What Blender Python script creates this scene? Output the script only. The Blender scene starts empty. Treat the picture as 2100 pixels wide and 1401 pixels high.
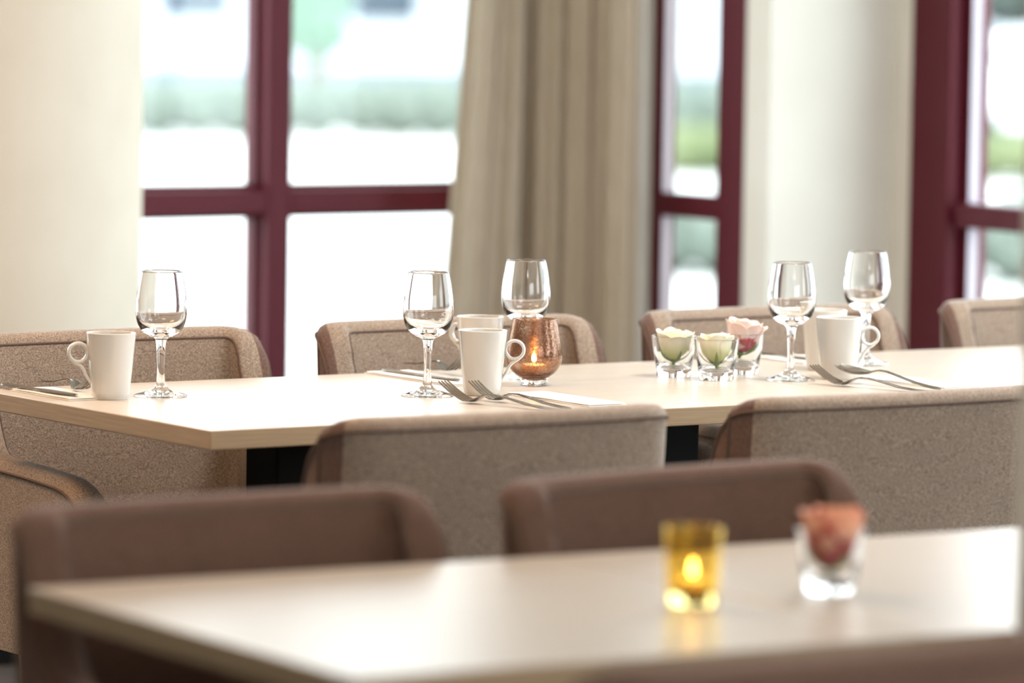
import bpy, bmesh, math, random
from mathutils import Vector, Matrix
sc = bpy.context.scene
C = sc.collection
PI = math.pi
random.seed(4)

# ---------------------------------------------------------------- camera
CAM_YAW, CAM_PITCH, CAM_ROLL, F_PX = 0.5957, 0.0799, 0.0154, 9644.5
fwd = Vector((math.sin(CAM_YAW) * math.cos(CAM_PITCH), math.cos(CAM_YAW) * math.cos(CAM_PITCH), -math.sin(CAM_PITCH)))
r0 = Vector((math.cos(CAM_YAW), -math.sin(CAM_YAW), 0))
u0 = r0.cross(fwd)
rx = math.cos(CAM_ROLL) * r0 + math.sin(CAM_ROLL) * u0
ux = -math.sin(CAM_ROLL) * r0 + math.cos(CAM_ROLL) * u0
cd = bpy.data.cameras.new('camera')
cam = bpy.data.objects.new('camera', cd); C.objects.link(cam)
M = Matrix((rx, ux, -fwd)).transposed().to_4x4(); M.translation = Vector((0, 0, 1.40))
cam.matrix_world = M
cd.sensor_width = 36; cd.lens = F_PX * 36 / 2100
cd.clip_start = 0.1; cd.clip_end = 500
cd.dof.use_dof = True; cd.dof.focus_distance = 7.22; cd.dof.aperture_fstop = 3.0
sc.camera = cam

# ---------------------------------------------------------------- world, exposure
EXPOSURE = 0.48
SKY = 4.2
w = bpy.data.worlds.new('sky'); sc.world = w; w.use_nodes = True
nt = w.node_tree; nt.nodes.clear()
wo = nt.nodes.new('ShaderNodeOutputWorld'); bg = nt.nodes.new('ShaderNodeBackground')
bg.inputs[0].default_value = (0.90, 0.96, 1.0, 1); bg.inputs[1].default_value = SKY
nt.links.new(bg.outputs[0], wo.inputs[0])
sc.view_settings.view_transform = 'Standard'; sc.view_settings.look = 'None'
sc.view_settings.exposure = EXPOSURE; sc.view_settings.gamma = 1.0
sc.view_settings.use_curve_mapping = False
cy = sc.cycles
cy.max_bounces = 14; cy.transmission_bounces = 14; cy.glossy_bounces = 6; cy.diffuse_bounces = 5
cy.transparent_max_bounces = 16; cy.sample_clamp_indirect = 8; cy.caustics_reflective = True; cy.caustics_refractive = True
cy.use_denoising = True

def area(name, loc, rot, sx, sy, power, col, spread=PI):
    l = bpy.data.lights.new(name, 'AREA'); l.shape = 'RECTANGLE'; l.size = sx; l.size_y = sy
    l.energy = power; l.color = col; l.spread = spread
    o = bpy.data.objects.new(name, l); o.location = loc; o.rotation_euler = rot; C.objects.link(o)
    return o
WARM = (1.0, 0.80, 0.60)
SOFT = (1.0, 0.97, 0.94)
CEIL = 2.9
# unseen soft fill added at the ceiling, and the warm lamps over the left side
area('unseen_ceiling_light', (1.2, -0.6, CEIL - .03), (0, 0, 0), 1.6, 1.6, 50, SOFT)
area('unseen_ceiling_light', (3.6, 1.8, CEIL - .03), (0, 0, 0), 1.2, 1.2, 25, SOFT)
area('unseen_overtable_light', (2.7, 5.5, 2.45), (0, 0, 0), .5, .5, 17, (1, .66, .40))
area('unseen_overtable_light', (4.9, 5.45, 2.55), (0, 0, 0), .8, .8, 36, (1, .98, .96))  # added to brighten the window-side chairs, no lamp known there
area('unseen_ceiling_light', (2.4, 7.4, CEIL - .03), (0, 0, 0), 0.9, 0.9, 34, (1, .58, .30))

# ---------------------------------------------------------------- materials
def srgb(r, g, b):
    f = lambda c: ((c / 255 + 0.055) / 1.055) ** 2.4 if c / 255 > 0.04045 else c / 255 / 12.92
    return (f(r), f(g), f(b), 1)

def mat(name, col, rough=0.5, metal=0.0, spec=0.5, **kw):
    m = bpy.data.materials.new(name); m.use_nodes = True
    b = m.node_tree.nodes['Principled BSDF']
    b.inputs['Base Color'].default_value = col; b.inputs['Roughness'].default_value = rough
    b.inputs['Metallic'].default_value = metal; b.inputs['Specular IOR Level'].default_value = spec
    for k, v in kw.items(): b.inputs[k.replace('_', ' ')].default_value = v
    return m

def add_noise(m, c1, c2, scale=(1, 1, 1), nscale=50, detail=4, bump=0.0, lo=.35, hi=.65, bdist=.001):
    """two tone noise colour in object space, with optional bump"""
    nt = m.node_tree; N = nt.nodes; b = N['Principled BSDF']
    tc = N.new('ShaderNodeTexCoord'); mp = N.new('ShaderNodeMapping'); mp.inputs['Scale'].default_value = scale
    no = N.new('ShaderNodeTexNoise'); no.inputs['Scale'].default_value = nscale; no.inputs['Detail'].default_value = detail
    cr = N.new('ShaderNodeValToRGB'); cr.color_ramp.elements[0].position = lo; cr.color_ramp.elements[1].position = hi
    cr.color_ramp.elements[0].color = c1; cr.color_ramp.elements[1].color = c2
    nt.links.new(tc.outputs['Object'], mp.inputs[0]); nt.links.new(mp.outputs[0], no.inputs['Vector'])
    nt.links.new(no.outputs['Fac'], cr.inputs[0]); nt.links.new(cr.outputs[0], b.inputs['Base Color'])
    if bump:
        bp = N.new('ShaderNodeBump'); bp.inputs['Strength'].default_value = bump; bp.inputs['Distance'].default_value = bdist
        nt.links.new(no.outputs['Fac'], bp.inputs['Height']); nt.links.new(bp.outputs[0], b.inputs['Normal'])
    return m

def glass(name, col=(1, 1, 1, 1), ior=1.5, rough=0.0):
    m = bpy.data.materials.new(name); m.use_nodes = True; nt = m.node_tree; nt.nodes.clear()
    o = nt.nodes.new('ShaderNodeOutputMaterial'); g = nt.nodes.new('ShaderNodeBsdfGlass')
    g.inputs['Color'].default_value = col; g.inputs['IOR'].default_value = ior; g.inputs['Roughness'].default_value = rough
    nt.links.new(g.outputs[0], o.inputs[0]); return m

def pane_mat(name):
    m = bpy.data.materials.new(name); m.use_nodes = True; nt = m.node_tree; nt.nodes.clear()
    o = nt.nodes.new('ShaderNodeOutputMaterial'); mx = nt.nodes.new('ShaderNodeMixShader')
    lw = nt.nodes.new('ShaderNodeLayerWeight'); pw = nt.nodes.new('ShaderNodeMath'); pw.operation = 'POWER'; pw.inputs[1].default_value = 5
    fr = nt.nodes.new('ShaderNodeMath'); fr.operation = 'MULTIPLY_ADD'; fr.inputs[1].default_value = .9; fr.inputs[2].default_value = .04
    lw.inputs[0].default_value = .5; nt.links.new(lw.outputs['Facing'], pw.inputs[0]); nt.links.new(pw.outputs[0], fr.inputs[0])
    t = nt.nodes.new('ShaderNodeBsdfTransparent'); t.inputs[0].default_value = (.96, .985, .98, 1)
    g = nt.nodes.new('ShaderNodeBsdfGlossy'); g.inputs['Roughness'].default_value = 0.02
    nt.links.new(fr.outputs[0], mx.inputs[0]); nt.links.new(t.outputs[0], mx.inputs[1]); nt.links.new(g.outputs[0], mx.inputs[2])
    nt.links.new(mx.outputs[0], o.inputs[0]); return m

def wood(name, c1, c2, rough, axis=(1.2, 30, 30), bump=.05, coat=0.0):
    m = mat(name, c1, rough)
    add_noise(m, c1, c2, scale=axis, nscale=6, detail=6, bump=bump, lo=.3, hi=.7, bdist=.0005)
    if rough < .35: m.node_tree.nodes['Principled BSDF'].inputs['Specular IOR Level'].default_value = .75
    m.node_tree.nodes['Principled BSDF'].inputs['Coat Weight'].default_value = coat
    m.node_tree.nodes['Principled BSDF'].inputs['Coat Roughness'].default_value = .18
    return m

m_wall = add_noise(mat('wall_paint', srgb(226, 222, 212), .85), srgb(224, 220, 210), srgb(229, 226, 217), nscale=3, bump=.1)
m_column = add_noise(mat('column_paint', srgb(212, 202, 186), .8), srgb(210, 200, 184), srgb(216, 207, 192), nscale=4, bump=.1)
m_ceil = mat('ceiling_paint', srgb(236, 234, 228), .9)
m_floor = add_noise(mat('floor_carpet', srgb(52, 44, 40), .95), srgb(44, 37, 34), srgb(64, 55, 49), nscale=400, bump=.4)
m_frame = mat('maroon_frame', srgb(86, 16, 32), .5, spec=.25)
m_gasket = mat('black_gasket', srgb(38, 30, 34), .6)
m_bead = mat('skylit_lavender', srgb(206, 200, 214), .4)  # sky light on the window reveals put into this pale lavender
m_pane = pane_mat('window_glass')
m_curtain = add_noise(mat('curtain_cloth', srgb(184, 168, 148), .9), srgb(178, 162, 142), srgb(190, 175, 155), scale=(1, 1, .05), nscale=300, bump=.2)
m_table = wood('pale_oak_laminate', srgb(190, 177, 162), srgb(202, 190, 176), .31, axis=(1.2, 26, 26), bump=.0)
m_edge = wood('oak_edge_band', srgb(160, 134, 104), srgb(180, 156, 124), .5, axis=(1.5, 1.5, 70), bump=.02)
m_black = mat('black_metal', srgb(12, 12, 13), .7, spec=.15)
m_leg = wood('oak_leg', srgb(196, 160, 116), srgb(212, 178, 134), .5, axis=(30, 30, 1.5))

def fabric(name, c1, c2, sheen=.25):
    m = mat(name, c1, .95, spec=.15)
    nt = m.node_tree; N = nt.nodes; b = N['Principled BSDF']
    tc = N.new('ShaderNodeTexCoord')
    n1 = N.new('ShaderNodeTexNoise'); n1.inputs['Scale'].default_value = 380; n1.inputs['Detail'].default_value = 3
    mp = N.new('ShaderNodeMapping'); mp.inputs['Scale'].default_value = (1, 1, 1.6)
    n2 = N.new('ShaderNodeTexNoise'); n2.inputs['Scale'].default_value = 9; n2.inputs['Detail'].default_value = 2
    cr = N.new('ShaderNodeValToRGB'); cr.color_ramp.elements[0].position = .36; cr.color_ramp.elements[1].position = .66
    cr.color_ramp.elements[0].color = c1; cr.color_ramp.elements[1].color = c2
    hs = N.new('ShaderNodeMath'); hs.operation = 'MULTIPLY_ADD'; hs.inputs[1].default_value = .28; hs.inputs[2].default_value = .86
    hv = N.new('ShaderNodeHueSaturation')
    nt.links.new(tc.outputs['Object'], mp.inputs[0]); nt.links.new(mp.outputs[0], n1.inputs['Vector'])
    nt.links.new(tc.outputs['Object'], n2.inputs['Vector']); nt.links.new(n1.outputs['Fac'], cr.inputs[0])
    nt.links.new(n2.outputs['Fac'], hs.inputs[0]); nt.links.new(hs.outputs[0], hv.inputs['Value'])
    nt.links.new(cr.outputs[0], hv.inputs['Color']); nt.links.new(hv.outputs[0], b.inputs['Base Color'])
    bp = N.new('ShaderNodeBump'); bp.inputs['Strength'].default_value = .35; bp.inputs['Distance'].default_value = .001
    nt.links.new(n1.outputs['Fac'], bp.inputs['Height']); nt.links.new(bp.outputs[0], b.inputs['Normal'])
    b.inputs['Sheen Weight'].default_value = sheen; b.inputs['Sheen Roughness'].default_value = .5
    return m
m_tweed = fabric('grey_beige_tweed', srgb(112, 95, 82), srgb(174, 154, 136))
m_side = fabric('rust_brown_tweed', srgb(84, 62, 54), srgb(118, 93, 81))
m_dark = fabric('dark_brown_fabric', srgb(84, 60, 49), srgb(120, 91, 76), .15)
m_piping = mat('piping_fabric', srgb(96, 76, 64), .9)
m_china = mat('white_china', srgb(210, 208, 203), .18, Coat_Weight=.5)
m_glass = glass('clear_glass', ior=1.5)
m_steel = mat('polished_steel', srgb(150, 142, 132), .2, 1.0)
m_napkin = add_noise(mat('paper_napkin', srgb(245, 242, 236), .8), srgb(244, 241, 235), srgb(250, 248, 244), nscale=200, bump=.15)

# ---------------------------------------------------------------- mesh helpers
def fin(name, bm, m, parent=None, smooth=False, loc=None, rot=None, bevel=0, bseg=3, sub=0, auto=None):
    bmesh.ops.recalc_face_normals(bm, faces=bm.faces)
    me = bpy.data.meshes.new(name); bm.to_mesh(me); bm.free()
    for x in (m if isinstance(m, (list, tuple)) else [m]): me.materials.append(x)
    if smooth:
        for p in me.polygons: p.use_smooth = True
    o = bpy.data.objects.new(name, me); C.objects.link(o)
    if loc: o.location = loc
    if rot is not None: o.rotation_euler = rot if isinstance(rot, tuple) else (0, 0, rot)
    if parent: o.parent = parent
    if bevel:
        b = o.modifiers.new('bevel', 'BEVEL'); b.width = bevel; b.segments = bseg; b.limit_method = 'ANGLE'; b.angle_limit = .6
        b.harden_normals = False
        for p in me.polygons: p.use_smooth = True
        me.set_sharp_from_angle(angle=.7)
    if sub:
        s = o.modifiers.new('sub', 'SUBSURF'); s.levels = sub; s.render_levels = sub
    if auto: me.set_sharp_from_angle(angle=auto)
    return o

def box(bm, x0, x1, y0, y1, z0, z1, mi=0):
    vs = [bm.verts.new(p) for p in ((x0, y0, z0), (x1, y0, z0), (x1, y1, z0), (x0, y1, z0), (x0, y0, z1), (x1, y0, z1), (x1, y1, z1), (x0, y1, z1))]
    for q in ((3, 2, 1, 0), (4, 5, 6, 7), (0, 1, 5, 4), (1, 2, 6, 5), (2, 3, 7, 6), (3, 0, 4, 7)):
        f = bm.faces.new([vs[i] for i in q]); f.material_index = mi
    return vs

def bx(*a):
    bm = bmesh.new(); box(bm, *a); return bm

def lathe(prof, seg=48, bm=None, cx=0, cy_=0):
    """prof: list of (r, z); a closed solid of revolution, r = 0 points become poles"""
    bm = bm or bmesh.new(); rings = []
    for r, z in prof:
        if r < 1e-6: rings.append([bm.verts.new((cx, cy_, z))])
        else: rings.append([bm.verts.new((cx + r * math.cos(2 * PI * i / seg), cy_ + r * math.sin(2 * PI * i / seg), z)) for i in range(seg)])
    for a, b in zip(rings, rings[1:]):
        for i in range(seg):
            j = (i + 1) % seg
            if len(a) == 1 and len(b) == 1: continue
            if len(a) == 1: bm.faces.new((a[0], b[j], b[i]))
            elif len(b) == 1: bm.faces.new((a[i], a[j], b[0]))
            else: bm.faces.new((a[i], a[j], b[j], b[i]))
    return bm

def smooth_prof(pts, n=6):
    """Catmull-Rom through profile points"""
    out = []
    P = [pts[0]] + list(pts) + [pts[-1]]
    for i in range(1, len(P) - 2):
        a, b, c, d = (Vector(P[i - 1]), Vector(P[i]), Vector(P[i + 1]), Vector(P[i + 2]))
        for k in range(n):
            t = k / n
            out.append(tuple(.5 * ((2 * b) + (c - a) * t + (2 * a - 5 * b + 4 * c - d) * t * t + (3 * b - a - 3 * c + d) * t ** 3)))
    out.append(tuple(pts[-1]))
    return out

def tube(bm, pts, rad, seg=8, flat=1.0, up=Vector((0, 0, 1)), cap=True, closed=False):
    pts = [Vector(p) for p in pts]; n = len(pts)
    rs = rad if isinstance(rad, (list, tuple)) else [rad] * n
    rings = []
    for i, p in enumerate(pts):
        a = pts[(i - 1) % n] if closed or i > 0 else p
        b = pts[(i + 1) % n] if closed or i < n - 1 else p
        t = (b - a).normalized()
        s = t.cross(up)
        if s.length < 1e-4: s = t.cross(Vector((1, 0, 0)))
        s.normalize(); v = s.cross(t)
        rings.append([bm.verts.new(p + rs[i] * (math.cos(2 * PI * k / seg) * s * flat + math.sin(2 * PI * k / seg) * v)) for k in range(seg)])
    m_ = n if closed else n - 1
    for i in range(m_):
        a, b = rings[i], rings[(i + 1) % n]
        for k in range(seg):
            bm.faces.new((a[k], a[(k + 1) % seg], b[(k + 1) % seg], b[k]))
    if cap and not closed:
        bm.faces.new(rings[0]); bm.faces.new(list(reversed(rings[-1])))
    return bm

def thing(name, label, cat, loc=(0, 0, 0), rz=0, group=None):
    o = bpy.data.objects.new(name, None); C.objects.link(o); o.empty_display_size = .05
    o.location = loc; o.rotation_euler = (0, 0, rz); o['label'] = label; o['category'] = cat
    if group: o['group'] = group
    return o

def tag(o, label, cat, group=None, kind=None):
    o['label'] = label; o['category'] = cat
    if group: o['group'] = group
    if kind: o['kind'] = kind
    return o

def struct(name, bm, m, label=None, **kw):
    o = fin(name, bm, m, **kw); o['kind'] = 'structure'
    if label: o['label'] = label
    return o

def dup(root, loc, rz, label, group=None):
    def cp(o, par):
        c = o.copy(); C.objects.link(c); c.parent = par
        for ch in list(kids.get(o.name, [])): cp(ch, c)
        return c
    kids = {}
    for o in bpy.data.objects:
        if o.parent: kids.setdefault(o.parent.name, []).append(o)
    r = cp(root, None); r.location = loc; r.rotation_euler = (0, 0, rz); r['label'] = label
    if group: r['group'] = group
    return r

# ---------------------------------------------------------------- room shell
XL, XR, XR2, YB, YF, T = -2.6, 6.50, 6.86, 9.32, -3.2, .16
struct('floor', bx(XL - .2, 7.4, YF - .2, YB + .3, -.12, 0), m_floor, 'dark carpeted floor of the dining room')
struct('ceiling', bx(XL - .2, 7.4, YF - .2, YB + .3, CEIL, CEIL + .15), m_ceil, 'white ceiling of the dining room')
STEP = 8.555
W1 = (2.3, 6.33, .12, 2.6)          # window 1 in the back wall: x0, x1, z0, z1
W2 = (8.649, 9.016, .12, 2.6)        # window 2 in the right wall: y0, y1
W3 = (3.7, 8.49, .12, 2.6)          # window 3 in the outer right wall
bm = bmesh.new()
box(bm, XL, W1[0], YB, YB + T, 0, CEIL); box(bm, W1[1], XR + T, YB, YB + T, 0, CEIL)
box(bm, W1[0], W1[1], YB, YB + T, 0, W1[2]); box(bm, W1[0], W1[1], YB, YB + T, W1[3], CEIL)
struct('wall_back', bm, m_wall, 'cream wall around the wide back window')
bm = bmesh.new()
box(bm, XR, XR + .045, W2[1], YB, 0, CEIL); box(bm, XR, XR + T, STEP, W2[0], 0, CEIL)
box(bm, XR, XR + T, W2[0], W2[1], 0, W2[2]); box(bm, XR, XR + T, W2[0], W2[1], W2[3], CEIL)
box(bm, XR + T, XR2 + T, STEP, STEP + .16, 0, CEIL)
box(bm, XR2, XR2 + T, W3[1], STEP, 0, CEIL); box(bm, XR2, XR2 + T, YF, W3[0], 0, .9); box(bm, XR2, XR2 + T, YF, W3[0], 2.4, CEIL)
box(bm, XR2, XR2 + T, 2.2, W3[0], .9, 2.4); box(bm, XR2, XR2 + T, YF, -1.5, .9, 2.4)
box(bm, XR2, XR2 + T, W3[0], W3[1], 0, W3[2]); box(bm, XR2, XR2 + T, W3[0], W3[1], W3[3], CEIL)
struct('wall_right', bm, m_wall, 'cream wall that steps outwards between the narrow and the far right window')
bm = bmesh.new()
box(bm, XL - T, XL, YF, YB + T, 0, CEIL)
struct('wall_left', bm, m_wall)
bm = bmesh.new()
box(bm, XL, 0.2, YF - T, YF, 0, CEIL); box(bm, 4.6, XR2, YF - T, YF, 0, CEIL); box(bm, .2, 4.6, YF - T, YF, 0, .8); box(bm, .2, 4.6, YF - T, YF, 2.5, CEIL)
struct('wall_front', bm, m_wall)

# windows: an Empty each, frame members (bars), a bead and a pane per light
def window(name, label, axis, a0, a1, z0, z1, face, bars, zt, depth=.07, fw=.06, out=1, mw=.064, tf=0, bead=True, fw1=None):
    """axis 'x': lies in a plane y = face, from x = a0 to a1; axis 'y': plane x = face"""
    w_ = bpy.data.objects.new(name, None); C.objects.link(w_); w_['kind'] = 'structure'; w_['label'] = label
    fw1 = fw1 or fw
    def B(bm, u0, u1, d0, d1, q0, q1):
        if axis == 'x': box(bm, u0, u1, face + d0, face + d1, q0, q1)
        else: box(bm, face + d0, face + d1, u0, u1, q0, q1)
    bm = bmesh.new()
    B(bm, a0, a0 + fw, 0, depth, z0, z1); B(bm, a1 - fw1, a1, 0, depth, z0, z1)
    B(bm, a0 + fw, a1 - fw1, 0, depth, z0, z0 + fw); B(bm, a0 + fw, a1 - fw1, 0, depth, z1 - fw, z1)
    fin('frame', bm, m_frame, w_, bevel=.003, bseg=2)
    edges = [a0 + fw]
    for b_ in bars:
        bm = bmesh.new(); B(bm, b_ - mw / 2, b_ + mw / 2, 0, depth, z0 + fw, z1 - fw)
        fin('mullion', bm, m_frame, w_, bevel=.003, bseg=2); edges += [b_ - mw / 2, b_ + mw / 2]
    edges.append(a1 - fw1)
    for i in range(0, len(edges), 2):
        u0, u1 = edges[i], edges[i + 1]
        bm = bmesh.new(); B(bm, u0, u1, tf, depth, zt[0], zt[1])
        fin('transom', bm, m_frame, w_, bevel=.003, bseg=2)
        for q0, q1 in ((z0 + fw, zt[0]), (zt[1], z1 - fw)):
            if bead:
                bm = bmesh.new(); e = .012; d0, d1 = depth * .45, depth * .92
                if axis == 'y': e = .002; d0, d1 = .004, depth * .68
                B(bm, u0, u0 + e, d0, d1, q0, q1); B(bm, u1 - e, u1, d0, d1, q0, q1)
                B(bm, u0 + e, u1 - e, d0, d1, q0, q0 + e); B(bm, u0 + e, u1 - e, d0, d1, q1 - e, q1)
                fin('glazing_bead', bm, m_bead if axis == 'y' else m_frame, w_)
            bm = bmesh.new(); B(bm, u0 + .001, u1 - .001, depth * .70, depth * .70 + .006, q0 + .001, q1 - .001)
            fin('pane', bm, m_pane, w_)
    return w_
ZT = (.817, .872)
window('window_1', 'wide back window with maroon frame and crossbar, between the round column and the curtains', 'x', W1[0], W1[1], W1[2], W1[3], YB, [3.25, 4.44, 5.66], ZT, depth=.09)
w2 = window('window_2', 'narrow maroon framed window right of the curtains', 'y', W2[0], W2[1], W2[2], W2[3], XR, [], ZT, depth=.04, fw=.108, fw1=.044)
w3 = window('window_3', 'maroon framed window at the far right behind the pillar', 'y', W3[0], 8.345, W3[2], W3[3], XR2 + .035, [5.2, 6.75], ZT, depth=.045, fw=.022, tf=-.035)
fin('frame', bx(XR2 - .005, XR2 + .115, 8.347, 8.488, W3[2], W3[3]), m_frame, w3, bevel=.004)
struct('trim_1', bx(6.444, 6.499, 9.020, 9.05, 0, CEIL), m_wall, 'white casing strip between the curtain and the narrow window')
# round column on the left
struct('column', lathe([(0, 0), (.42, 0), (.42, CEIL), (0, CEIL)], 96), m_column, 'smooth round cream column at the left, in front of the back window', smooth=True, auto=.8, loc=(4.424, 8.636, 0))
struct('foot_ring_column', lathe([(.421, .0), (.432, .0), (.432, .12), (.421, .12), (.421, .0)], 96), m_black, 'black ring around the foot of the round column', smooth=True, auto=.8, loc=(4.424, 8.636, 0))  # black ring added round the column foot
# near pillar on the right edge
pb = fin('pillar', bx(3.016, 3.30, 3.27, 3.56, 0, CEIL), m_wall, bevel=.012); pb['kind'] = 'structure'; pb['label'] = 'cream square pillar cut off by the right edge of the photo'
pb.rotation_euler = (0, 0, 0)

# ---------------------------------------------------------------- curtains
def curtain(name, pts, label, seed, flare=None):
    rnd = random.Random(seed); pts = [Vector((p[0], p[1], 0)) for p in pts]
    P = smooth_prof([tuple(p) for p in pts], 10)
    n = len(P); nz = 28; bm = bmesh.new(); grid = []
    for j in range(nz + 1):
        z = .03 + (CEIL - .10 - .03) * j / nz; row = []
        for i, p in enumerate(P):
            q = Vector(p)
            a = P[max(0, i - 1)]; b = P[min(n - 1, i + 1)]
            t = (Vector(b) - Vector(a)).normalized(); nn = Vector((t.y, -t.x, 0))
            k = (1 - j / nz)
            q += nn * (.010 * math.sin(i * .55 + 2.2 * k + seed) * k)
            if flare: q += Vector(flare) * (k ** 1.3) * (1 - i / n) ** 1.5
            q.z = z; row.append(bm.verts.new(q))
        grid.append(row)
    for j in range(nz):
        for i in range(n - 1): bm.faces.new((grid[j][i], grid[j][i + 1], grid[j + 1][i + 1], grid[j + 1][i]))
    o = fin(name, bm, m_curtain, smooth=True)
    s = o.modifiers.new('solid', 'SOLIDIFY'); s.thickness = .004
    return tag(o, label, 'curtain', 'floor length curtains in the window corner')
curtain('curtain', [(6.158, 9.165), (6.163, 9.13), (6.174, 9.12), (6.187, 9.15), (6.199, 9.125), (6.210, 9.122), (6.222, 9.15), (6.220, 9.22), (6.222, 9.29)], 'beige floor length curtain in front of the back window, left of the dark fold', 1, flare=(-.19, 0, 0))
curtain('curtain', [(6.280, 9.29), (6.274, 9.20), (6.270, 9.15), (6.290, 9.115), (6.320, 9.12), (6.340, 9.06), (6.362, 9.08), (6.375, 9.03), (6.366, 8.99), (6.350, 8.955), (6.362, 8.925), (6.392, 8.925)], 'beige floor length curtain across the room corner, right of the dark fold', 2)

# ---------------------------------------------------------------- tables
def table(loc, rz, lx, ly, label, legs, group, pw=.24):
    """origin at the near left corner on the floor"""
    t = thing('dining_table', label, 'table', loc, rz, group)
    th = .0288; r = .0022
    bm = bmesh.new(); box(bm, 0, lx, 0, ly, .74 - th + .0009, .74)
    for f in bm.faces:
        f.normal_update()
        f.material_index = 0 if abs(f.normal.z) > .5 else 1
    fin('tabletop', bm, [m_table, m_edge], t, bevel=.0016, bseg=2)
    for (x, y) in legs:
        p = fin('leg', bx(x - .055, x + .055, y - .045, y + .045, .012, .709), m_black, t, bevel=.004)
        fin('base_plate', bx(x - .19, x + .19, y - pw, y + pw, 0, .0115), m_black, t, bevel=.003)
        fin('bracket', bx(x - .16, x + .16, y - .20, y + .20, .7095, .7112), m_black, t)
    return t
GT = 'pale oak dining tables'
table((3.346, 5.689, 0), 0, 1.2185, .70, 'laid pale oak table whose corner points at the viewer, under the lone mug', [(.279, .233), (.939, .233)], GT)
table((4.566, 5.689, 0), 0, 1.22, .70, 'pale oak table continuing the laid table to the right, behind the grey beige chair back', [(.28, .233), (.94, .233)], GT)
FR = math.radians(-3.0)
fc = Vector((2.335, 4.344, 0))
def fg(x, y):       # point on the near tables: x along the back edge, y towards the viewer
    return fc + Vector((math.cos(FR) * x + math.sin(FR) * y, math.sin(FR) * x - math.cos(FR) * y, 0))
table(tuple(fg(0, .70)), FR, .648, .70, 'blurred near pale oak table with its left corner above the brown chair', [(.324, .38)], GT, .13)
table(tuple(fg(.650, .70)), FR, .648, .70, 'blurred near pale oak table under the yellow votive and the rose glass', [(.324, .38)], GT, .13)

# ---------------------------------------------------------------- tub chairs
PROF = [(0, .810), (.030, .810), (.045, .807), (.058, .798), (.068, .781), (.077, .753), (.086, .719), (.097, .683), (.110, .655), (.128, .638), (.16, .632), (.28, .628), (.37, .622), (.395, .615), (.418, .600), (.435, .575), (.442, .545)]
def ztop(y):
    for (a, za), (b, zb) in zip(PROF, PROF[1:]):
        if y <= b: return za + (zb - za) * max(0, (y - a)) / (b - a)
    return PROF[-1][1]
def zbot(y):
    return .34 if y < .30 else .34 + .13 * ((y - .30) / .142) ** 1.4

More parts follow.
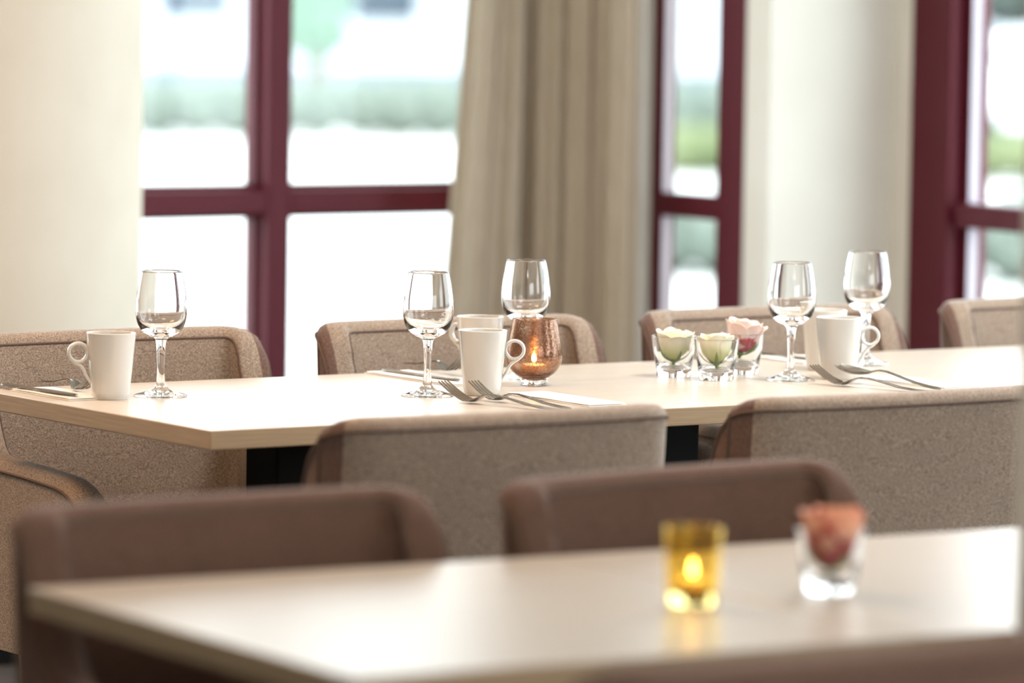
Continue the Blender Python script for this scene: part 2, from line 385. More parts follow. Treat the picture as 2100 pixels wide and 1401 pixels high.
def make_chair(name, label, m_out, m_wing, m_in, W=.555, group=None):
    t = thing(name, label, 'chair', group=group)
    th = .054; h = th / 2; rc = .042; yf = .441
    path = []
    ys = [yf - .0, yf - .006, yf - .014, yf - .024, .40, .38, .36, .33, .30, .26, .22, .18, .155, .140, .128, .119, .111, .104, .097, .090, .084, .078, .072]
    ys = [y for y in ys if y > h + rc]
    for y in ys: path.append((-W / 2 + h, y))
    for k in range(0, 7):
        a = PI + (PI / 2) * k / 6
        path.append((-W / 2 + h + rc + rc * math.cos(a), h + rc + rc * math.sin(a)))
    nx = 14
    x0 = -W / 2 + h + rc
    for k in range(1, nx): path.append((x0 + (-2 * x0) * k / nx, h))
    path += [(-x, y) for x, y in reversed(path[:len(ys) + 7])]
    def bulge(x): return -.020 * (1 - min(1, abs(2 * x / (W - 2 * h))) ** 2.2)
    P = []
    for x, y in path:
        wgt = max(0, 1 - y / .16)
        P.append(Vector((x, y + bulge(x) * wgt, 0)))
    n = len(P); bm = bmesh.new(); rings = []; edge_o = []; edge_i = []
    for i, p in enumerate(P):
        a = P[max(0, i - 1)]; b = P[min(n - 1, i + 1)]; tg = (b - a).normalized()
        nn = Vector((tg.y, -tg.x, 0))     # points outward (path runs left arm -> rear -> right arm)
        if nn.dot(Vector((p.x, p.y - .3, 0))) < 0: nn = -nn
        e = min(i, n - 1 - i); s = (.55, .80, .93, 1.0)[min(3, e)]
        hh = h * s; y0 = path[i][1]
        zt, zb = ztop(y0), zbot(y0); rr = min(hh, .018)
        sec = [(hh, zb), (hh, zb + (.64 - zb) * .5), (hh, min(.64, zt - rr - .004)), (hh, zt - rr)]
        for k in range(1, 4):
            an = PI / 2 * k / 4; sec.append((hh - rr + rr * math.cos(an), zt - rr + rr * math.sin(an)))
        sec += [(hh - rr, zt), (-(hh - rr), zt)]
        for k in range(1, 4):
            an = PI / 2 + PI / 2 * k / 4; sec.append((-(hh - rr) + rr * math.cos(an), zt - rr + rr * math.sin(an)))
        sec += [(-hh, zt - rr), (-hh, min(.64, zt - rr - .004)), (-hh, zb + (.64 - zb) * .5), (-hh, zb)]
        ring = []
        for o_, z in sec:
            q = p + nn * o_; rec = max(0, z - .40) * .075 * max(0, 1 - y0 / .5)
            q = Vector((q.x, q.y - rec, z)); ring.append(q)
        rings.append([bm.verts.new(q) for q in ring])
        rec = max(0, zt - .40) * .075 * max(0, 1 - y0 / .5)
        q = p + nn * (hh + .0008); edge_o.append(Vector((q.x, q.y - rec, zt - rr * .9)))
        q = p - nn * (hh + .0008); edge_i.append(Vector((q.x, q.y - rec, zt - rr * .9)))
    ns = len(rings[0])
    side = len(ys) + 3
    for i in range(n - 1):
        for k in range(ns - 1):
            f = bm.faces.new((rings[i][k], rings[i][k + 1], rings[i + 1][k + 1], rings[i + 1][k]))
            wing = (i < side or i >= n - 1 - side)
            zc = sum(v.co.z for v in f.verts) / 4
            if k < 8: f.material_index = 1 if (wing and zc > .645) else 0
            else: f.material_index = 2
            if k == 7: f.material_index = 0 if m_out is m_tweed else 1
        f = bm.faces.new((rings[i][ns - 1], rings[i][0], rings[i + 1][0], rings[i + 1][ns - 1]))
    bm.faces.new(rings[0]); bm.faces.new(rings[-1])
    shell = fin('backrest', bm, [m_out, m_wing, m_in], t, smooth=True, auto=1.0)
    bm = bmesh.new(); tube(bm, edge_o[1:-1], .0022, 6); fin('piping', bm, m_piping, shell, smooth=True)
    bm = bmesh.new(); tube(bm, edge_i[1:-1], .0022, 6); fin('piping', bm, m_piping, shell, smooth=True)
    for s in (0, 1):      # seam up the rear corner
        i = side - 2 if s == 0 else n - 1 - side + 2
        pts = []
        for z in [.36, .42, .5, .58, .66, .72, .76, .787]:
            p = P[i]; a = P[i - 1]; b = P[i + 1]; tg = (b - a).normalized(); nn = Vector((tg.y, -tg.x, 0))
            if nn.dot(Vector((p.x, p.y - .3, 0))) < 0: nn = -nn
            q = p + nn * (h + .0006); pts.append(Vector((q.x, q.y - max(0, z - .40) * .075 * max(0, 1 - path[i][1] / .5), z)))
        bm = bmesh.new(); tube(bm, pts, .0018, 6); fin('seam', bm, m_piping, shell, smooth=True)
    wi = W / 2 - th - .002
    fin('seat_frame', bx(-wi, wi, .062, .41, .345, .398), m_out, t, bevel=.006)
    fin('seat_cushion', bx(-wi + .002, wi - .002, .064, .435, .400, .475), m_in, t, bevel=.024, bseg=5)
    for sx in (-1, 1):
        for (y, sp) in ((.245, .02), (.045, -.03)):
            bm = bmesh.new(); x = sx * (W / 2 - .034)
            vs = []
            for z, hw, dy in ((0, .015, sp), (.339, .024, 0)):
                vs.append([bm.verts.new((x + a * hw, y + dy + b * hw, z)) for a, b in ((-1, -1), (1, -1), (1, 1), (-1, 1))])
            for k in range(4): bm.faces.new((vs[0][k], vs[0][(k + 1) % 4], vs[1][(k + 1) % 4], vs[1][k]))
            bm.faces.new(vs[0][::-1]); bm.faces.new(vs[1])
            fin('leg', bm, m_leg, t, bevel=.003)
    return t
GB = 'tub chairs along the window side of the laid table'; GN = 'tub chairs on the near side of the laid table'; GF = 'brown tub chairs at the blurred near table'
ch = make_chair('tub_chair', 'tan tub chair at the left, its arm in view below the laid tabletop', m_tweed, m_side, m_tweed, group=GB)
ch.location = (3.650, 6.545, 0); ch.rotation_euler = (0, 0, PI)
dup(ch, (4.312, 6.545, 0), PI, 'beige tub chair behind the wine glass and mugs, in front of the maroon window post', GB)
dup(ch, (4.966, 6.545, 0), PI, 'pale tub chair behind the rose glasses, below the narrow window', GB)
dup(ch, (5.628, 6.545, 0), PI, 'very pale tub chair at the right edge, below the far right window', GB)
dup(ch, (3.487, 5.155, 0), 0, 'grey beige tub chair seen from behind, left of the black table leg', GN)
dup(ch, (4.155, 5.160, 0), 0, 'grey beige tub chair seen from behind, right of the black table leg', GN)
cd_ = make_chair('tub_chair', 'dark brown tub chair at the lower left, behind the corner of the near table', m_dark, m_dark, m_dark, W=.545, group=GF)
cd_.location = (2.630, 4.455, 0); cd_.rotation_euler = (0, 0, PI + math.radians(1.5))
dup(cd_, (3.250, 4.462, 0), PI + math.radians(6), 'dark brown tub chair behind the yellow votive and the near rose', GF)
dup(cd_, (2.520, 3.200, 0), 0, 'brown tub chair back cut off by the bottom edge of the photo', GF)

# ---------------------------------------------------------------- wine glasses
TZ = .7404
def wine_glass_bm():
    outer = [(.038, .0), (.0385, .0012), (.036, .0028), (.028, .0050), (.018, .0085), (.0105, .0135), (.0070, .0200), (.0058, .0300), (.0054, .0420), (.0057, .0560), (.0064, .0700), (.0076, .0820), (.0100, .0880), (.0180, .0915), (.0270, .0980), (.0335, .1080), (.0366, .1200), (.0374, .1320), (.0368, .1460), (.0350, .1620), (.0325, .1770), (.0301, .1890)]
    inner = [(.0281, .1890), (.0304, .1765), (.0328, .1615), (.0345, .1460), (.0350, .1325), (.0340, .1220), (.0304, .1120), (.0240, .1045), (.0150, .1000), (.0, .0980)]
    o = smooth_prof([(r * 1.045, z) for r, z in outer], 4); rim = [(.0312, .1899), (.0304, .1903), (.0296, .1899)]
    i = smooth_prof([(r * 1.045, z) for r, z in inner], 4)
    i[-1] = (0, inner[-1][1])
    return lathe([(0, .0015), (.030, .0006)] + o + rim + i, 64)
GG = 'wine glasses on the laid table'
def wine_glass(loc, label, first=[None]):
    x, y = loc
    if first[0] is None:
        o = fin('wine_glass', wine_glass_bm(), m_glass, smooth=True); first[0] = o
    else:
        o = first[0].copy(); C.objects.link(o)
    o.location = (x, y, TZ); o.rotation_euler = (0, 0, 0)
    return tag(o, label, 'glass', GG)
wine_glass((3.543, 6.174), 'stemmed wine glass at the left, right of the lone white mug')
wine_glass((3.919, 6.011), 'stemmed wine glass in the middle, left of the two mugs')
wine_glass((4.227, 6.198), 'stemmed wine glass rising behind the bronze votive')
wine_glass((4.606, 5.995), 'stemmed wine glass between the rose glasses and the right hand mugs')
wine_glass((4.907, 6.181), 'rightmost stemmed wine glass, behind the mug handle')

# ---------------------------------------------------------------- mugs
def make_mug(label, loc, rz, group):
    t = thing('coffee_mug', label, 'mug', loc, rz, group)
    H, R, r = .100, .0378, .0272
    def rad(z): return r + (R - r) * (z / H) ** .82
    o = [(0, .002), (r - .004, .002), (r - .003, 0), (r - .0015, 0), (r - .0010, .0022), (r, .0035)]
    zs = [.010, .02, .035, .05, .065, .08, .092, .098]
    o += [(rad(z), z) for z in zs] + [(R, H - .0008), (R - .001, H), (R - .0022, H), (R - .003, H - .001)]
    o += [(rad(z) - .0032, z) for z in reversed(zs)] + [(r - .006, .0065), (0, .0060)]
    fin('cup', lathe(o, 72), m_china, t, smooth=True, auto=.9)
    # ring handle with a tail, in the local xz plane on +x
    zc = .0700; rr = .0140; xc = rad(zc) + rr + .0005
    bm = bmesh.new(); seg = 40; ns = 10; rings = []
    def sec(bm, c, t_, wy, wt):
        s = Vector((0, 1, 0)); v = s.cross(t_).normalized()
        return [bm.verts.new(c + s * wy * math.cos(2 * PI * k / ns) + v * wt * math.sin(2 * PI * k / ns)) for k in range(ns)]
    for i in range(seg):
        a = 2 * PI * i / seg
        c = Vector((xc + rr * math.cos(a), 0, zc + rr * math.sin(a))); t_ = Vector((-math.sin(a), 0, math.cos(a)))
        rings.append(sec(bm, c, t_, .0062, .0027))
    for i in range(seg):
        a, b = rings[i], rings[(i + 1) % seg]
        for k in range(ns): bm.faces.new((a[k], a[(k + 1) % ns], b[(k + 1) % ns], b[k]))
    tail = smooth_prof([(xc + .0118, 0, zc - .0082), (xc + .0045, 0, zc - .0150), (xc - .0035, 0, zc - .0200), (xc - .0090, 0, zc - .0270), (xc - .0125, 0, zc - .0350), (rad(.024) - .0010, 0, .0240)], 5)
    tail = [Vector(p) for p in tail]; rings = []
    for i, p in enumerate(tail):
        a = tail[max(0, i - 1)]; b = tail[min(len(tail) - 1, i + 1)]
        rings.append(sec(bm, p, (b - a).normalized(), .0058 - .0012 * i / len(tail), .0025))
    for a, b in zip(rings, rings[1:]):
        for k in range(ns): bm.faces.new((a[k], a[(k + 1) % ns], b[(k + 1) % ns], b[k]))
    bm.faces.new(rings[0]); bm.faces.new(rings[-1])
    fin('handle', bm, m_china, t, smooth=True)
    return t
GM = 'white china mugs on the laid table'
RV = -CAM_YAW            # local +x of a handle that points to the right of the view
mug = make_mug('white mug alone at the left, its ring handle pointing left', (3.454, 6.170, TZ), RV + PI + .25, GM)
dup(mug, (4.006, 5.990, TZ), RV - .05, 'white mug in front of the bronze votive, ring handle to the right', GM)
dup(mug, (4.160, 6.228, TZ), RV + PI - .75, 'white mug half hidden behind the other middle mug', GM)
dup(mug, (4.694, 5.982, TZ), RV, 'white mug at the right, ring handle in front of a glass stem', GM)
dup(mug, (4.776, 6.127, TZ), RV + PI / 2 + .3, 'white mug half hidden behind the right hand mug', GM)

# ---------------------------------------------------------------- candle holders
def flame_mat(c, s):
    m = bpy.data.materials.new('flame'); m.use_nodes = True; nt = m.node_tree; nt.nodes.clear()
    o = nt.nodes.new('ShaderNodeOutputMaterial'); e = nt.nodes.new('ShaderNodeEmission')
    e.inputs[0].default_value = c; e.inputs[1].default_value = s; nt.links.new(e.outputs[0], o.inputs[0]); return m
m_flame = flame_mat((1, .62, .22, 1), 60)
m_wax = mat('candle_wax', srgb(244, 232, 204), .5, Subsurface_Weight=.3)
def candle(parent, z, r=.019):
    fin('tealight', lathe([(0, z), (r, z), (r, z + .012), (r - .001, z + .013), (0, z + .012)], 32), m_wax, parent, smooth=True, auto=.6)
    f = lathe(smooth_prof([(0, z + .016), (.0030, z + .0185), (.0036, z + .0225), (.0024, z + .0285), (.0007, z + .0330), (0, z + .0345)], 3), 16)
    fin('flame', f, m_flame, parent, smooth=True)
# bronze mottled mercury glass
m_merc = bpy.data.materials.new('bronze_mercury_glass'); m_merc.use_nodes = True
nt = m_merc.node_tree; N = nt.nodes; N.clear()
o_ = N.new('ShaderNodeOutputMaterial'); mx = N.new('ShaderNodeMixShader'); gl = N.new('ShaderNodeBsdfGlass'); gs = N.new('ShaderNodeBsdfGlossy')
gl.inputs['Color'].default_value = (.90, .80, .72, 1); gl.inputs['IOR'].default_value = 1.3; gl.inputs['Roughness'].default_value = .03
gs.inputs['Color'].default_value = srgb(166, 132, 112); gs.inputs['Roughness'].default_value = .12
tc = N.new('ShaderNodeTexCoord'); no = N.new('ShaderNodeTexNoise'); no.inputs['Scale'].default_value = 330; no.inputs['Detail'].default_value = 6
cr = N.new('ShaderNodeValToRGB'); cr.color_ramp.elements[0].position = .46; cr.color_ramp.elements[1].position = .60
cr.color_ramp.elements[0].color = (.06, .06, .06, 1); cr.color_ramp.elements[1].color = (.6, .6, .6, 1)
nt.links.new(tc.outputs['Object'], no.inputs['Vector']); nt.links.new(no.outputs['Fac'], cr.inputs[0]); nt.links.new(cr.outputs[0], mx.inputs[0])
bp = N.new('ShaderNodeBump'); bp.inputs['Strength'].default_value = .35; bp.inputs['Distance'].default_value = .0008
nt.links.new(no.outputs['Fac'], bp.inputs['Height'])
nt.links.new(bp.outputs[0], gs.inputs['Normal']); nt.links.new(bp.outputs[0], gl.inputs['Normal'])
nt.links.new(gl.outputs[0], mx.inputs[1]); nt.links.new(gs.outputs[0], mx.inputs[2]); nt.links.new(mx.outputs[0], o_.inputs[0])
vb = thing('votive_holder', 'round bronze mottled glass votive with a lit candle behind the mug handle', 'candle holder', (4.174, 6.095, TZ))
ov = smooth_prof([(.0205, .011), (.0330, .0200), (.0420, .0330), (.0446, .0460), (.0432, .0620), (.0400, .0800), (.0365, .0985), (.0355, .1045)], 5)
iv = smooth_prof([(.0337, .1045), (.0347, .0980), (.0380, .0800), (.0410, .0620), (.0424, .0465), (.0398, .0350), (.0300, .0225), (.0150, .0175), (0, .0165)], 4)
iv[-1] = (0, .0165)
fin('bowl', lathe([(0, .0095), (.0195, .0095)] + ov + [(.0350, .1052), (.0342, .1052)] + iv, 64), m_merc, vb, smooth=True, auto=.9)
fin('foot', lathe([(0, .0002), (.0210, .0002), (.0220, .0015), (.0215, .0085), (.0200, .0092), (0, .0092)], 48), m_glass, vb, smooth=True, auto=.6)
candle(vb, .0185)
# amber votive on the near table
m_amber = glass('amber_glass', (1.0, .90, .56, 1), 1.45)
p = fg(.551, .395)
va = thing('votive_holder', 'small yellow glass votive with a burning candle on the near table', 'candle holder', (2.881, 3.909, TZ))
fin('glass_cup', lathe([(0, .0005), (.0262, .0005), (.0272, .0025), (.0280, .030), (.0300, .076), (.0306, .0795), (.0296, .0805), (.0284, .0795), (.0260, .030), (.0245, .015), (.022, .013), (0, .0125)], 56), m_amber, va, smooth=True, auto=.6)
candle(va, .0135, .0185)

# ---------------------------------------------------------------- roses in small tumblers
def petal(bm, ang, r0, h, width, open_, base=0.0, curl=.3, lean=0.0, rb=.30):
    """one cupped petal: a patch wrapped round the axis, rising from the base"""
    nu, nv = 9, 9; g = []
    for j in range(nv):
        v = j / (nv - 1); row = []
        rad = r0 * (rb + (1 - rb) * math.sin(min(1, v * 1.5) * PI / 2) ** .75) + open_ * max(0, v - .55) ** 2 * 3.2
        wv = width * (math.sin(min(1.0, .18 + v * .95) * PI * .60) ** .7) * (1 if v < .85 else 1 - (v - .85) * 2.2)
        for i in range(nu):
            u = (i / (nu - 1)) * 2 - 1
            a = ang + u * wv
            rr = rad * (1 - .06 * u * u) + .0012 * math.sin(u * 5 + ang * 3) * v
            z = base + h * (v - .10 * u * u * v) - curl * open_ * max(0, v - .75) * 2
            row.append(bm.verts.new((rr * math.cos(a) + lean * v, rr * math.sin(a), z)))
        g.append(row)
    for j in range(nv - 1):
        for i in range(nu - 1): bm.faces.new((g[j][i], g[j][i + 1], g[j + 1][i + 1], g[j + 1][i]))

def rose_mat(name, base, tip, z0, z1, noisecol=None):
    m = mat(name, base, .6, Subsurface_Weight=.25, Subsurface_Radius=(.01, .006, .003))
    nt = m.node_tree; N = nt.nodes; b = N['Principled BSDF']
    tc = N.new('ShaderNodeTexCoord'); sx = N.new('ShaderNodeSeparateXYZ'); mr = N.new('ShaderNodeMapRange')
    mr.inputs[1].default_value = z0; mr.inputs[2].default_value = z1
    no = N.new('ShaderNodeTexNoise'); no.inputs['Scale'].default_value = 42; no.inputs['Detail'].default_value = 2
    ad = N.new('ShaderNodeMath'); ad.operation = 'ADD'; ml = N.new('ShaderNodeMath'); ml.operation = 'MULTIPLY_ADD'
    ml.inputs[1].default_value = 3.2 if noisecol else .7; ml.inputs[2].default_value = -1.6 if noisecol else -.35
    cr = N.new('ShaderNodeValToRGB'); cr.color_ramp.elements[0].color = base; cr.color_ramp.elements[1].color = tip
    if noisecol: cr.color_ramp.elements[0].position = .30; cr.color_ramp.elements[1].position = .60
    nt.links.new(tc.outputs['Object'], sx.inputs[0]); nt.links.new(sx.outputs[2], mr.inputs[0]); nt.links.new(tc.outputs['Object'], no.inputs['Vector'])
    nt.links.new(no.outputs['Fac'], ml.inputs[0]); nt.links.new(mr.outputs[0], ad.inputs[0]); nt.links.new(ml.outputs[0], ad.inputs[1])
    nt.links.new(ad.outputs[0], cr.inputs[0]); nt.links.new(cr.outputs[0], b.inputs['Base Color'])
    return m
m_white_rose = rose_mat('white_rose', srgb(208, 218, 130), srgb(250, 246, 222), .008, .036)
m_pink_rose = rose_mat('pink_rose', srgb(196, 30, 58), srgb(252, 226, 218), -.012, .048, True)
m_red_rose = rose_mat('coral_rose', srgb(178, 8, 34), srgb(246, 182, 150), .004, .072, True)
m_sepal = mat('rose_green', srgb(98, 130, 34), .5)

def make_rose(label, loc, rz, mt, group, scale=1.0, seed=1, tilt=(0, 0), hs=1.0, rb=.30):
    t = thing('rose', label, 'rose', loc, 0, group)
    t.rotation_euler = (tilt[0], tilt[1], rz)
    rnd = random.Random(seed); bm = bmesh.new()
    layers = [(3, .005, .042, 1.3, .000), (4, .010, .043, 1.05, .001), (5, .0145, .0435, .90, .003), (5, .0190, .043, .82, .005), (6, .0225, .041, .74, .009)]
    for li, (n, r, h, wd, op) in enumerate(layers):
        for k in range(n):
            petal(bm, 2 * PI * k / n + li * .7 + rnd.uniform(-.15, .15), r * scale, (h + rnd.uniform(-.002, .002)) * scale * hs, wd, op * scale * rnd.uniform(.7, 1.2), base=.001 * li, rb=rb)
    b = fin('bloom', bm, mt, t, smooth=True, sub=1)
    s = b.modifiers.new('solid', 'SOLIDIFY'); s.thickness = .0006
    bm = bmesh.new()
    for k in range(5):
        a = 2 * PI * k / 5 + .3; g = []
        for j in range(7):
            v = j / 6; rr = (.004 + .0205 * math.sin(v * 1.35)) * scale + .0016; z = (-.002 + .022 * v ** 1.3) * scale; wv = .0046 * (1 - v) ** .8 * scale
            c, s_ = math.cos(a), math.sin(a)
            g.append([bm.verts.new((rr * c - u * wv * s_, rr * s_ + u * wv * c, z + abs(u) * .0006)) for u in (-1, 0, 1)])
        for a_, b_ in zip(g, g[1:]):
            for i in range(2): bm.faces.new((a_[i], a_[i + 1], b_[i + 1], b_[i]))
    sp = fin('sepals', bm, m_sepal, t, smooth=True); so = sp.modifiers.new('solid', 'SOLIDIFY'); so.thickness = .0008
    fin('stem', lathe(smooth_prof([(0, -.0105), (.0026, -.0105), (.0026, -.006), (.0050, -.004), (.0056, 0), (.003, .003), (0, .0035)], 3), 16), m_sepal, t, smooth=True)
    return t

def tumbler(loc, label, group, first=[None]):
    if first[0] is None:
        H = .0660
        pr = [(0, .0008), (.0245, .0008), (.0268, .0004), (.0280, .0020), (.0286, .010), (.0330, .040), (.0366, .0640), (.0366, .0656), (.0358, H), (.0349, .0654), (.0345, .0630), (.0312, .040), (.0268, .0165), (.0240, .0140), (.015, .0128), (0, .0125)]
        o = fin('tumbler', lathe(pr, 56), m_glass, smooth=True, auto=.8); first[0] = o
    else:
        o = first[0].copy(); C.objects.link(o)
    o.location = (loc[0], loc[1], TZ)
    return tag(o, label, 'glass', group)
GR = 'small tumblers holding roses'; GW = 'roses in tumblers on the laid table'
tumbler((4.472, 6.130), 'small clear tumbler holding the leftmost white rose', GR)
make_rose('leftmost cream white rose in a small tumbler', (4.472, 6.130, TZ + .0235), 0.4, m_white_rose, GW, 1.14, 3, (.06, -.05))
tumbler((4.500, 6.052), 'small clear tumbler holding the middle white rose', GR)
make_rose('cream white rose in the middle, in front of the pink one', (4.500, 6.052, TZ + .0235), 1.3, m_white_rose, GW, 1.12, 8, (-.04, .06))
tumbler((4.606, 6.126), 'small clear tumbler holding the pink rose', GR)
make_rose('pink and red rose leaning out of the rearmost tumbler', (4.604, 6.127, TZ + .032), 2.0, m_pink_rose, GW, 1.24, 5, (.08, -.16))
tumbler((3.070, 3.920), 'small clear tumbler on the near table, holding a coral rose', None)
make_rose('blurred coral red rose in the tumbler on the near table', (3.070, 3.920, TZ + .0245), .5, m_red_rose, 'near table rose', 1.30, 9, (.05, .0), 1.15, .5)
del bpy.data.objects['rose.003']['group']

# ---------------------------------------------------------------- napkins and cutlery
def napkin(loc, rz, label, lx=.20, ly=.085, group='folded napkins', corner=False):
    bm = bmesh.new(); nx, ny = 22, 10
    def sheet(x0, x1, y0, y1, z0, th, wob, ph):
        tp, bt = [], []
        for i in range(nx + 1):
            a, b = [], []
            for j in range(ny + 1):
                x = x0 + (x1 - x0) * i / nx; y = y0 + (y1 - y0) * j / ny
                z = z0 + wob * (.5 + .5 * math.sin(x * 55 + ph) * math.cos(y * 60 + ph))
                a.append(bm.verts.new((x, y, z + th))); b.append(bm.verts.new((x, y, z0)))
            tp.append(a); bt.append(b)
        for i in range(nx):
            for j in range(ny):
                bm.faces.new((tp[i][j], tp[i + 1][j], tp[i + 1][j + 1], tp[i][j + 1]))
                bm.faces.new((bt[i][j], bt[i][j + 1], bt[i + 1][j + 1], bt[i + 1][j]))
        for i in range(nx):
            bm.faces.new((bt[i][0], bt[i + 1][0], tp[i + 1][0], tp[i][0])); bm.faces.new((tp[i][ny], tp[i + 1][ny], bt[i + 1][ny], bt[i][ny]))
        for j in range(ny):
            bm.faces.new((tp[0][j], tp[0][j + 1], bt[0][j + 1], bt[0][j])); bm.faces.new((bt[nx][j], bt[nx][j + 1], tp[nx][j + 1], tp[nx][j]))
    sheet(0, lx, 0, ly, 0, .0007, .0008, 0)
    sheet(.003, lx - .004, .003, ly - .002, .0021, .0007, .0012, 1.3)
    if corner: sheet(lx * .45, lx - .01, .012, ly - .02, .0046, .0006, .003, 2.1)
    o = fin('napkin', bm, m_napkin, smooth=True, auto=.7, loc=(loc[0], loc[1], TZ), rot=rz)
    return tag(o, label, 'napkin', group)

def strip(bm, secs, th=.0016, dish=0.0):
    """secs: (s, w0, w1, z): a bar along local x from w0 to w1 across, height z"""
    prev = None; k = 5
    for s, a, b, z in secs:
        row_t, row_b = [], []
        for i in range(k + 1):
            u = i / k; y = a + (b - a) * u; zz = z + dish * ((2 * u - 1) ** 2) * abs(b - a) * 1.0
            row_t.append(bm.verts.new((s, y, zz + th))); row_b.append(bm.verts.new((s, y, zz)))
        if prev:
            pt, pb = prev
            for i in range(k):
                bm.faces.new((pt[i], row_t[i], row_t[i + 1], pt[i + 1])); bm.faces.new((pb[i], pb[i + 1], row_b[i + 1], row_b[i]))
            bm.faces.new((pt[0], pb[0], row_b[0], row_t[0])); bm.faces.new((pt[k], row_t[k], row_b[k], pb[k]))
        else:
            for i in range(k): bm.faces.new((row_t[i], row_t[i + 1], row_b[i + 1], row_b[i]))
        prev = (row_t, row_b)
    pt, pb = prev
    for i in range(k): bm.faces.new((pt[i], pb[i], pb[i + 1], pt[i + 1]))

HANDLE = [(.062, .0105, .004), (.070, .0070, .008), (.080, .0036, .012), (.095, .0030, .0125), (.120, .0040, .0085), (.150, .0052, .0035), (.175, .0064, .0012), (.190, .0068, .0006), (.198, .0055, .0004), (.202, .0020, .0004)]
def fork_bm(lift=1.0):
    bm = bmesh.new(); zt = [(.000, .0245), (.008, .0195), (.018, .0135), (.028, .0085), (.038, .0045), (.046, .0020)]
    for k in range(4):
        c = (k - 1.5) * .0062
        strip(bm, [(s, c * (1 + .1 * (s > .03)) - (.0008 + .0010 * min(1, s / .012)), c * (1 + .1 * (s > .03)) + (.0008 + .0010 * min(1, s / .012)), z * lift) for s, z in zt])
    strip(bm, [(.046, -.0125, .0125, .0020 * lift), (.050, -.0130, .0130, .0010), (.056, -.0125, .0125, .0012)] + [(s, -w_, w_, z) for s, w_, z in HANDLE], dish=.05)
    return bm
def spoon_bm():
    bm = bmesh.new(); secs = []
    for i in range(13):
        u = i / 12; s = .062 * u; w_ = .0205 * math.sin(max(.04, u) ** .85 * PI * .93 + .02) ** .62 * (1 - .12 * u) + .0015
        secs.append((s, -w_, w_, .0005 + .0055 * (2 * u - 1) ** 2 * (1.3 if u < .5 else .8)))
    secs += [(.068, -.0045, .0045, .008)] + [(s, -w_, w_, z) for s, w_, z in HANDLE[2:]]
    strip(bm, secs, dish=.16); return bm
def knife_bm():
    bm = bmesh.new()
    secs = [(0, -.002, .000, .0006), (.006, -.0075, .0015, .0006), (.02, -.0095, .0045, .0006), (.06, -.0095, .0065, .0006), (.10, -.0088, .0068, .0006), (.112, -.0050, .0058, .0006), (.120, -.0044, .0052, .0004), (.16, -.0062, .0066, .0002), (.20, -.0078, .0080, .0002), (.212, -.0055, .0058, .0002), (.214, -.002, .002, .0004)]
    strip(bm, secs, th=.0024); return bm
GC = 'steel cutlery on the laid table'
def cutlery(kind, loc, rz, label, tilt=0, roll=0, sc=1.0):
    bm = {'fork': fork_bm, 'spoon': spoon_bm, 'knife': knife_bm}[kind]()
    o = fin(kind, bm, m_steel, smooth=True, auto=.5, loc=loc, rot=(roll, tilt, rz))
    o.scale = (sc, sc, sc)
    return tag(o, label, kind, GC)
NZ = TZ + .0046
D90 = PI / 2
# left set, at the left end of the laid table; heads point to the viewer
napkin((3.378, 6.170), D90, 'white folded napkin at the left end of the table, behind the lone mug', .185, .075)
nk = bpy.data.objects['napkin']; nk.location = (3.455, 6.165, TZ)
cutlery('fork', (3.448, 6.215, NZ), D90 - .12, 'steel fork on the leftmost napkin, handle pointing off the left side')
cutlery('knife', (3.400, 6.180, NZ), D90 + .04, 'steel knife on the leftmost napkin, below the fork')
# middle set behind the middle wine glass
napkin((4.125, 6.128), D90, 'white folded napkin lying behind the middle wine glass', .255, .085)
cutlery('knife', (4.075, 6.160, NZ), D90 + .02, 'steel knife on the napkin behind the middle wine glass')
cutlery('fork', (4.150, 6.262, NZ), D90 - .10, 'steel fork on the napkin behind the middle wine glass')
# front middle set: heads point away from the viewer
A72 = math.radians(-74)
napkin((4.112, 5.752), D90, 'white napkin beside the two forks in front of the middle mug', .225, .072)
cutlery('fork', (3.895, 5.931, NZ - .0030), A72, 'steel fork with raised tines at the front, left of the two by the mug', tilt=.006, sc=1.12)
cutlery('fork', (3.952, 5.934, NZ - .0030), A72 - .10, 'steel fork lying right of the front fork, against the mug', tilt=.006, sc=1.04)
# front right set
napkin((4.800, 5.752), D90, 'white napkin beside the fork and spoon at the right hand mug', .225, .072)
cutlery('fork', (4.600, 5.926, NZ - .0030), A72, 'steel fork in front of the right hand mug', tilt=.006, sc=1.12)
cutlery('spoon', (4.656, 5.936, NZ + .012), A72 - .06, 'steel spoon beside the fork in front of the right hand mug', tilt=.075, sc=1.04)
# rear right set
napkin((4.900, 6.225), D90, 'white napkin behind the wine glass between roses and mugs', .14, .090)
cutlery('knife', (4.845, 6.215, NZ), D90 + .02, 'steel knife on the napkin right of the pink rose')

# ---------------------------------------------------------------- outside the windows
m_pave = add_noise(mat('pale_paving', srgb(214, 214, 210), .9), srgb(206, 207, 204), srgb(222, 221, 217), nscale=.4)
m_grass = add_noise(mat('grass', srgb(96, 108, 74), .95), srgb(84, 98, 66), srgb(116, 124, 88), nscale=3)
m_road = add_noise(mat('asphalt', srgb(96, 106, 114), .9), srgb(88, 99, 108), srgb(106, 115, 122), nscale=.3)
m_hedge = add_noise(mat('hedge_leaves', srgb(96, 106, 98), .9), srgb(80, 92, 84), srgb(118, 128, 118), nscale=9)
m_tree = add_noise(mat('tree_leaves', srgb(92, 130, 100), .9), srgb(70, 104, 84), srgb(110, 140, 118), nscale=5)
m_bark = mat('bark', srgb(110, 96, 84), .9)
m_house = mat('pale_render', srgb(214, 218, 222), .9)
m_dkglass = mat('dark_glass', srgb(70, 84, 98), .1)
m_carw = mat('white_car_paint', srgb(230, 232, 234), .25, Coat_Weight=1.0)
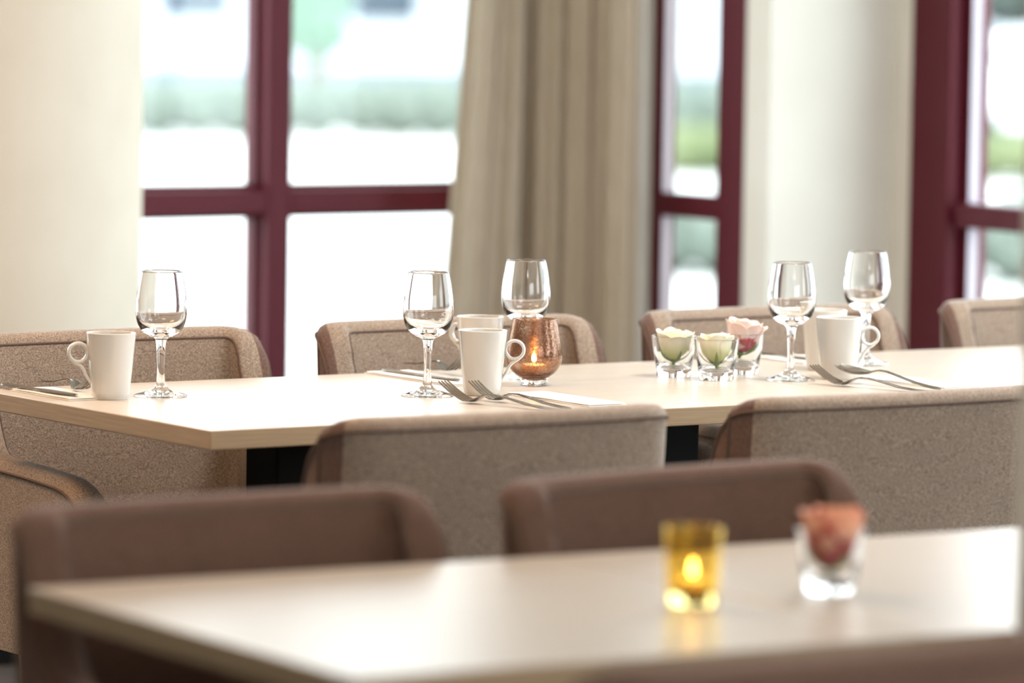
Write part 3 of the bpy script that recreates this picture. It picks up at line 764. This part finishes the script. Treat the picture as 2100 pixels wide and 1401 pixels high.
m_carb = mat('blue_car_paint', srgb(120, 140, 170), .3, Coat_Weight=1.0)
m_tyre = mat('tyre_rubber', srgb(40, 40, 42), .8)
GZ = -.75
struct('ground', bx(-60, 150, YB + T + .3, 170, GZ - .3, GZ), m_pave, 'pale paved street outside the windows')
struct('ground', bx(XR2 + T + .3, 150, -60, YB + T + .3, GZ - .3, GZ), m_pave, 'pale paved yard outside the right windows')
struct('ground', bx(-60, 150, 56, 150, GZ + .003, GZ + .02), m_road, 'blue grey road beyond the low hedge')
struct('ground', bx(36, 150, 20, 55.9, GZ + .003, GZ + .02), m_road, 'grey road beyond the parked cars')
def blob(bm, c, r, rnd, sub=3, amp=.25):
    m_ = Matrix.Translation(c)
    ret = bmesh.ops.create_icosphere(bm, subdivisions=sub, radius=1, matrix=m_)
    for v in ret['verts']:
        d = v.co - Vector(c); k = 1 + amp * (rnd.random() - .5)
        v.co = Vector(c) + Vector((d.x * r[0] * k, d.y * r[1] * k, d.z * r[2] * k))
def hedge(a, b, h, wd, label, m_, seed):
    rnd = random.Random(seed); a = Vector(a); b = Vector(b); n = max(4, int((b - a).length / .5)); bm = bmesh.new()
    for i in range(n + 1):
        p_ = a.lerp(b, i / n); blob(bm, (p_.x, p_.y, GZ + h / 2), (.42, wd, h / 2 * rnd.uniform(.92, 1.05)), rnd, 3, .18)
    o = fin('hedge', bm, m_, smooth=True); return tag(o, label, 'hedge')
hedge((20, 52, 0), (38, 46.5, 0), .75, .5, 'grey green low hedge across the street behind the back window', m_hedge, 3)
hedge((29.0, 39.6, 0), (36.5, 32.0, 0), .55, .5, 'yellow green low hedge seen in the two right windows', m_grass, 4)
hedge((19.0, 27.2, 0), (24.6, 21.6, 0), .62, .4, 'grey green low hedge seen below the crossbars of the right windows', m_hedge, 6)
def tree(loc, h, cr_, label, seed, m_=m_tree):
    rnd = random.Random(seed); t = thing('tree', label, 'tree', (loc[0], loc[1], GZ), 0, 'trees across the street')
    fin('trunk', lathe([(0, 0), (.16, 0), (.11, h * .4), (.06, h * .7), (0, h * .72)], 12), m_bark, t, smooth=True)
    bm = bmesh.new()
    for k in range(16):
        a = rnd.uniform(0, 2 * PI); q = rnd.uniform(0, cr_ * .7)
        blob(bm, (q * math.cos(a), q * math.sin(a), h * rnd.uniform(.32, .95)), (cr_ * .5,) * 2 + (cr_ * .42,), rnd, 3, .3)
    fin('crown', bm, m_, t, smooth=True); return t
tree((34.0, 55.0), 3.4, .75, 'small green tree seen left of the maroon post', 11)
tree((33.6, 60.5), 4.2, .8, 'grey green tree behind the small green tree', 12, m_hedge)
tree((56.0, 66.0), 5.0, 1.6, 'tree behind the parked cars seen in the narrow window', 14, m_hedge)
def building(loc, rz, lx, ly, h, label, nw, nf):
    t = thing('building', label, 'building', (loc[0], loc[1], GZ), rz)
    fin('wall', bx(0, lx, 0, ly, 0, h), m_house, t)
    for f in range(nf):
        for i in range(nw):
            x = lx * (i + .5) / nw; fin('window', bx(x - .7, x + .7, -.05, -.002, 1.0 + f * 3.0, 2.4 + f * 3.0), m_dkglass, t)
    fin('roof', bx(-.3, lx + .3, -.3, ly + .3, h + .002, h + .25), m_bead, t)
    return t
building((34, 92, 0), -.5957, 34, 10, 7, 'long pale building far behind the back window', 9, 2)
building((80, 76, 0), -.9, 26, 10, 7, 'pale building far behind the right windows', 7, 2)

def car(loc, rz, label, paint):
    t = thing('car', label, 'car', (loc[0], loc[1], GZ), rz, 'parked cars across the street')
    prof = [(-2.15, .35), (-2.2, .62), (-2.1, .86), (-1.2, .98), (-.55, 1.40), (-.1, 1.46), (.8, 1.45), (1.45, 1.32), (1.95, .98), (2.15, .90), (2.2, .60), (2.12, .35)]
    bm = bmesh.new(); L_ = []
    for y, s in ((-.86, .96), (-.80, 1), (.80, 1), (.86, .96)):
        L_.append([bm.verts.new((x * s, y * (1 if z < 1.0 else .86), z)) for x, z in prof])
    for a, b in zip(L_, L_[1:]):
        for k in range(len(prof)): bm.faces.new((a[k], a[(k + 1) % len(prof)], b[(k + 1) % len(prof)], b[k]))
    bm.faces.new(L_[0]); bm.faces.new(L_[-1])
    fin('body', bm, paint, t, bevel=.03)
    for s in (-1, 1):
        bm = bmesh.new(); pts = [(-1.05, 1.0), (-.52, 1.36), (.78, 1.38), (1.35, 1.26), (1.65, 1.0)]
        a = [bm.verts.new((x, s * (.862 if z < 1.1 else .745), z)) for x, z in pts]; b = [bm.verts.new((x, s * (.855 if z < 1.1 else .735), z)) for x, z in pts]
        bm.faces.new(a); bm.faces.new(b[::-1])
        for k in range(5): bm.faces.new((a[k], a[(k + 1) % 5], b[(k + 1) % 5], b[k]))
        fin('side_window', bm, m_dkglass, t)
    for x in (-1.35, 1.35):
        for y in (-.8, .8):
            o = fin('wheel', lathe([(0, -.1), (.24, -.1), (.31, -.08), (.31, .08), (.24, .1), (0, .1)], 24), m_tyre, t, smooth=True, auto=.6, loc=(x, y, .31), rot=(PI / 2, 0, 0))
    return t
car((40.5, 47.2, 0), -.75, 'white car seen in the narrow window right of the curtains', m_carw)
car((36.6, 41.8, 0), -.82, 'white car with blue tinted windows seen in the far right window', m_carw)
car((27.0, 58.5, 0), -.45, 'pale car parked beyond the hedge, next to the round column', m_carw)
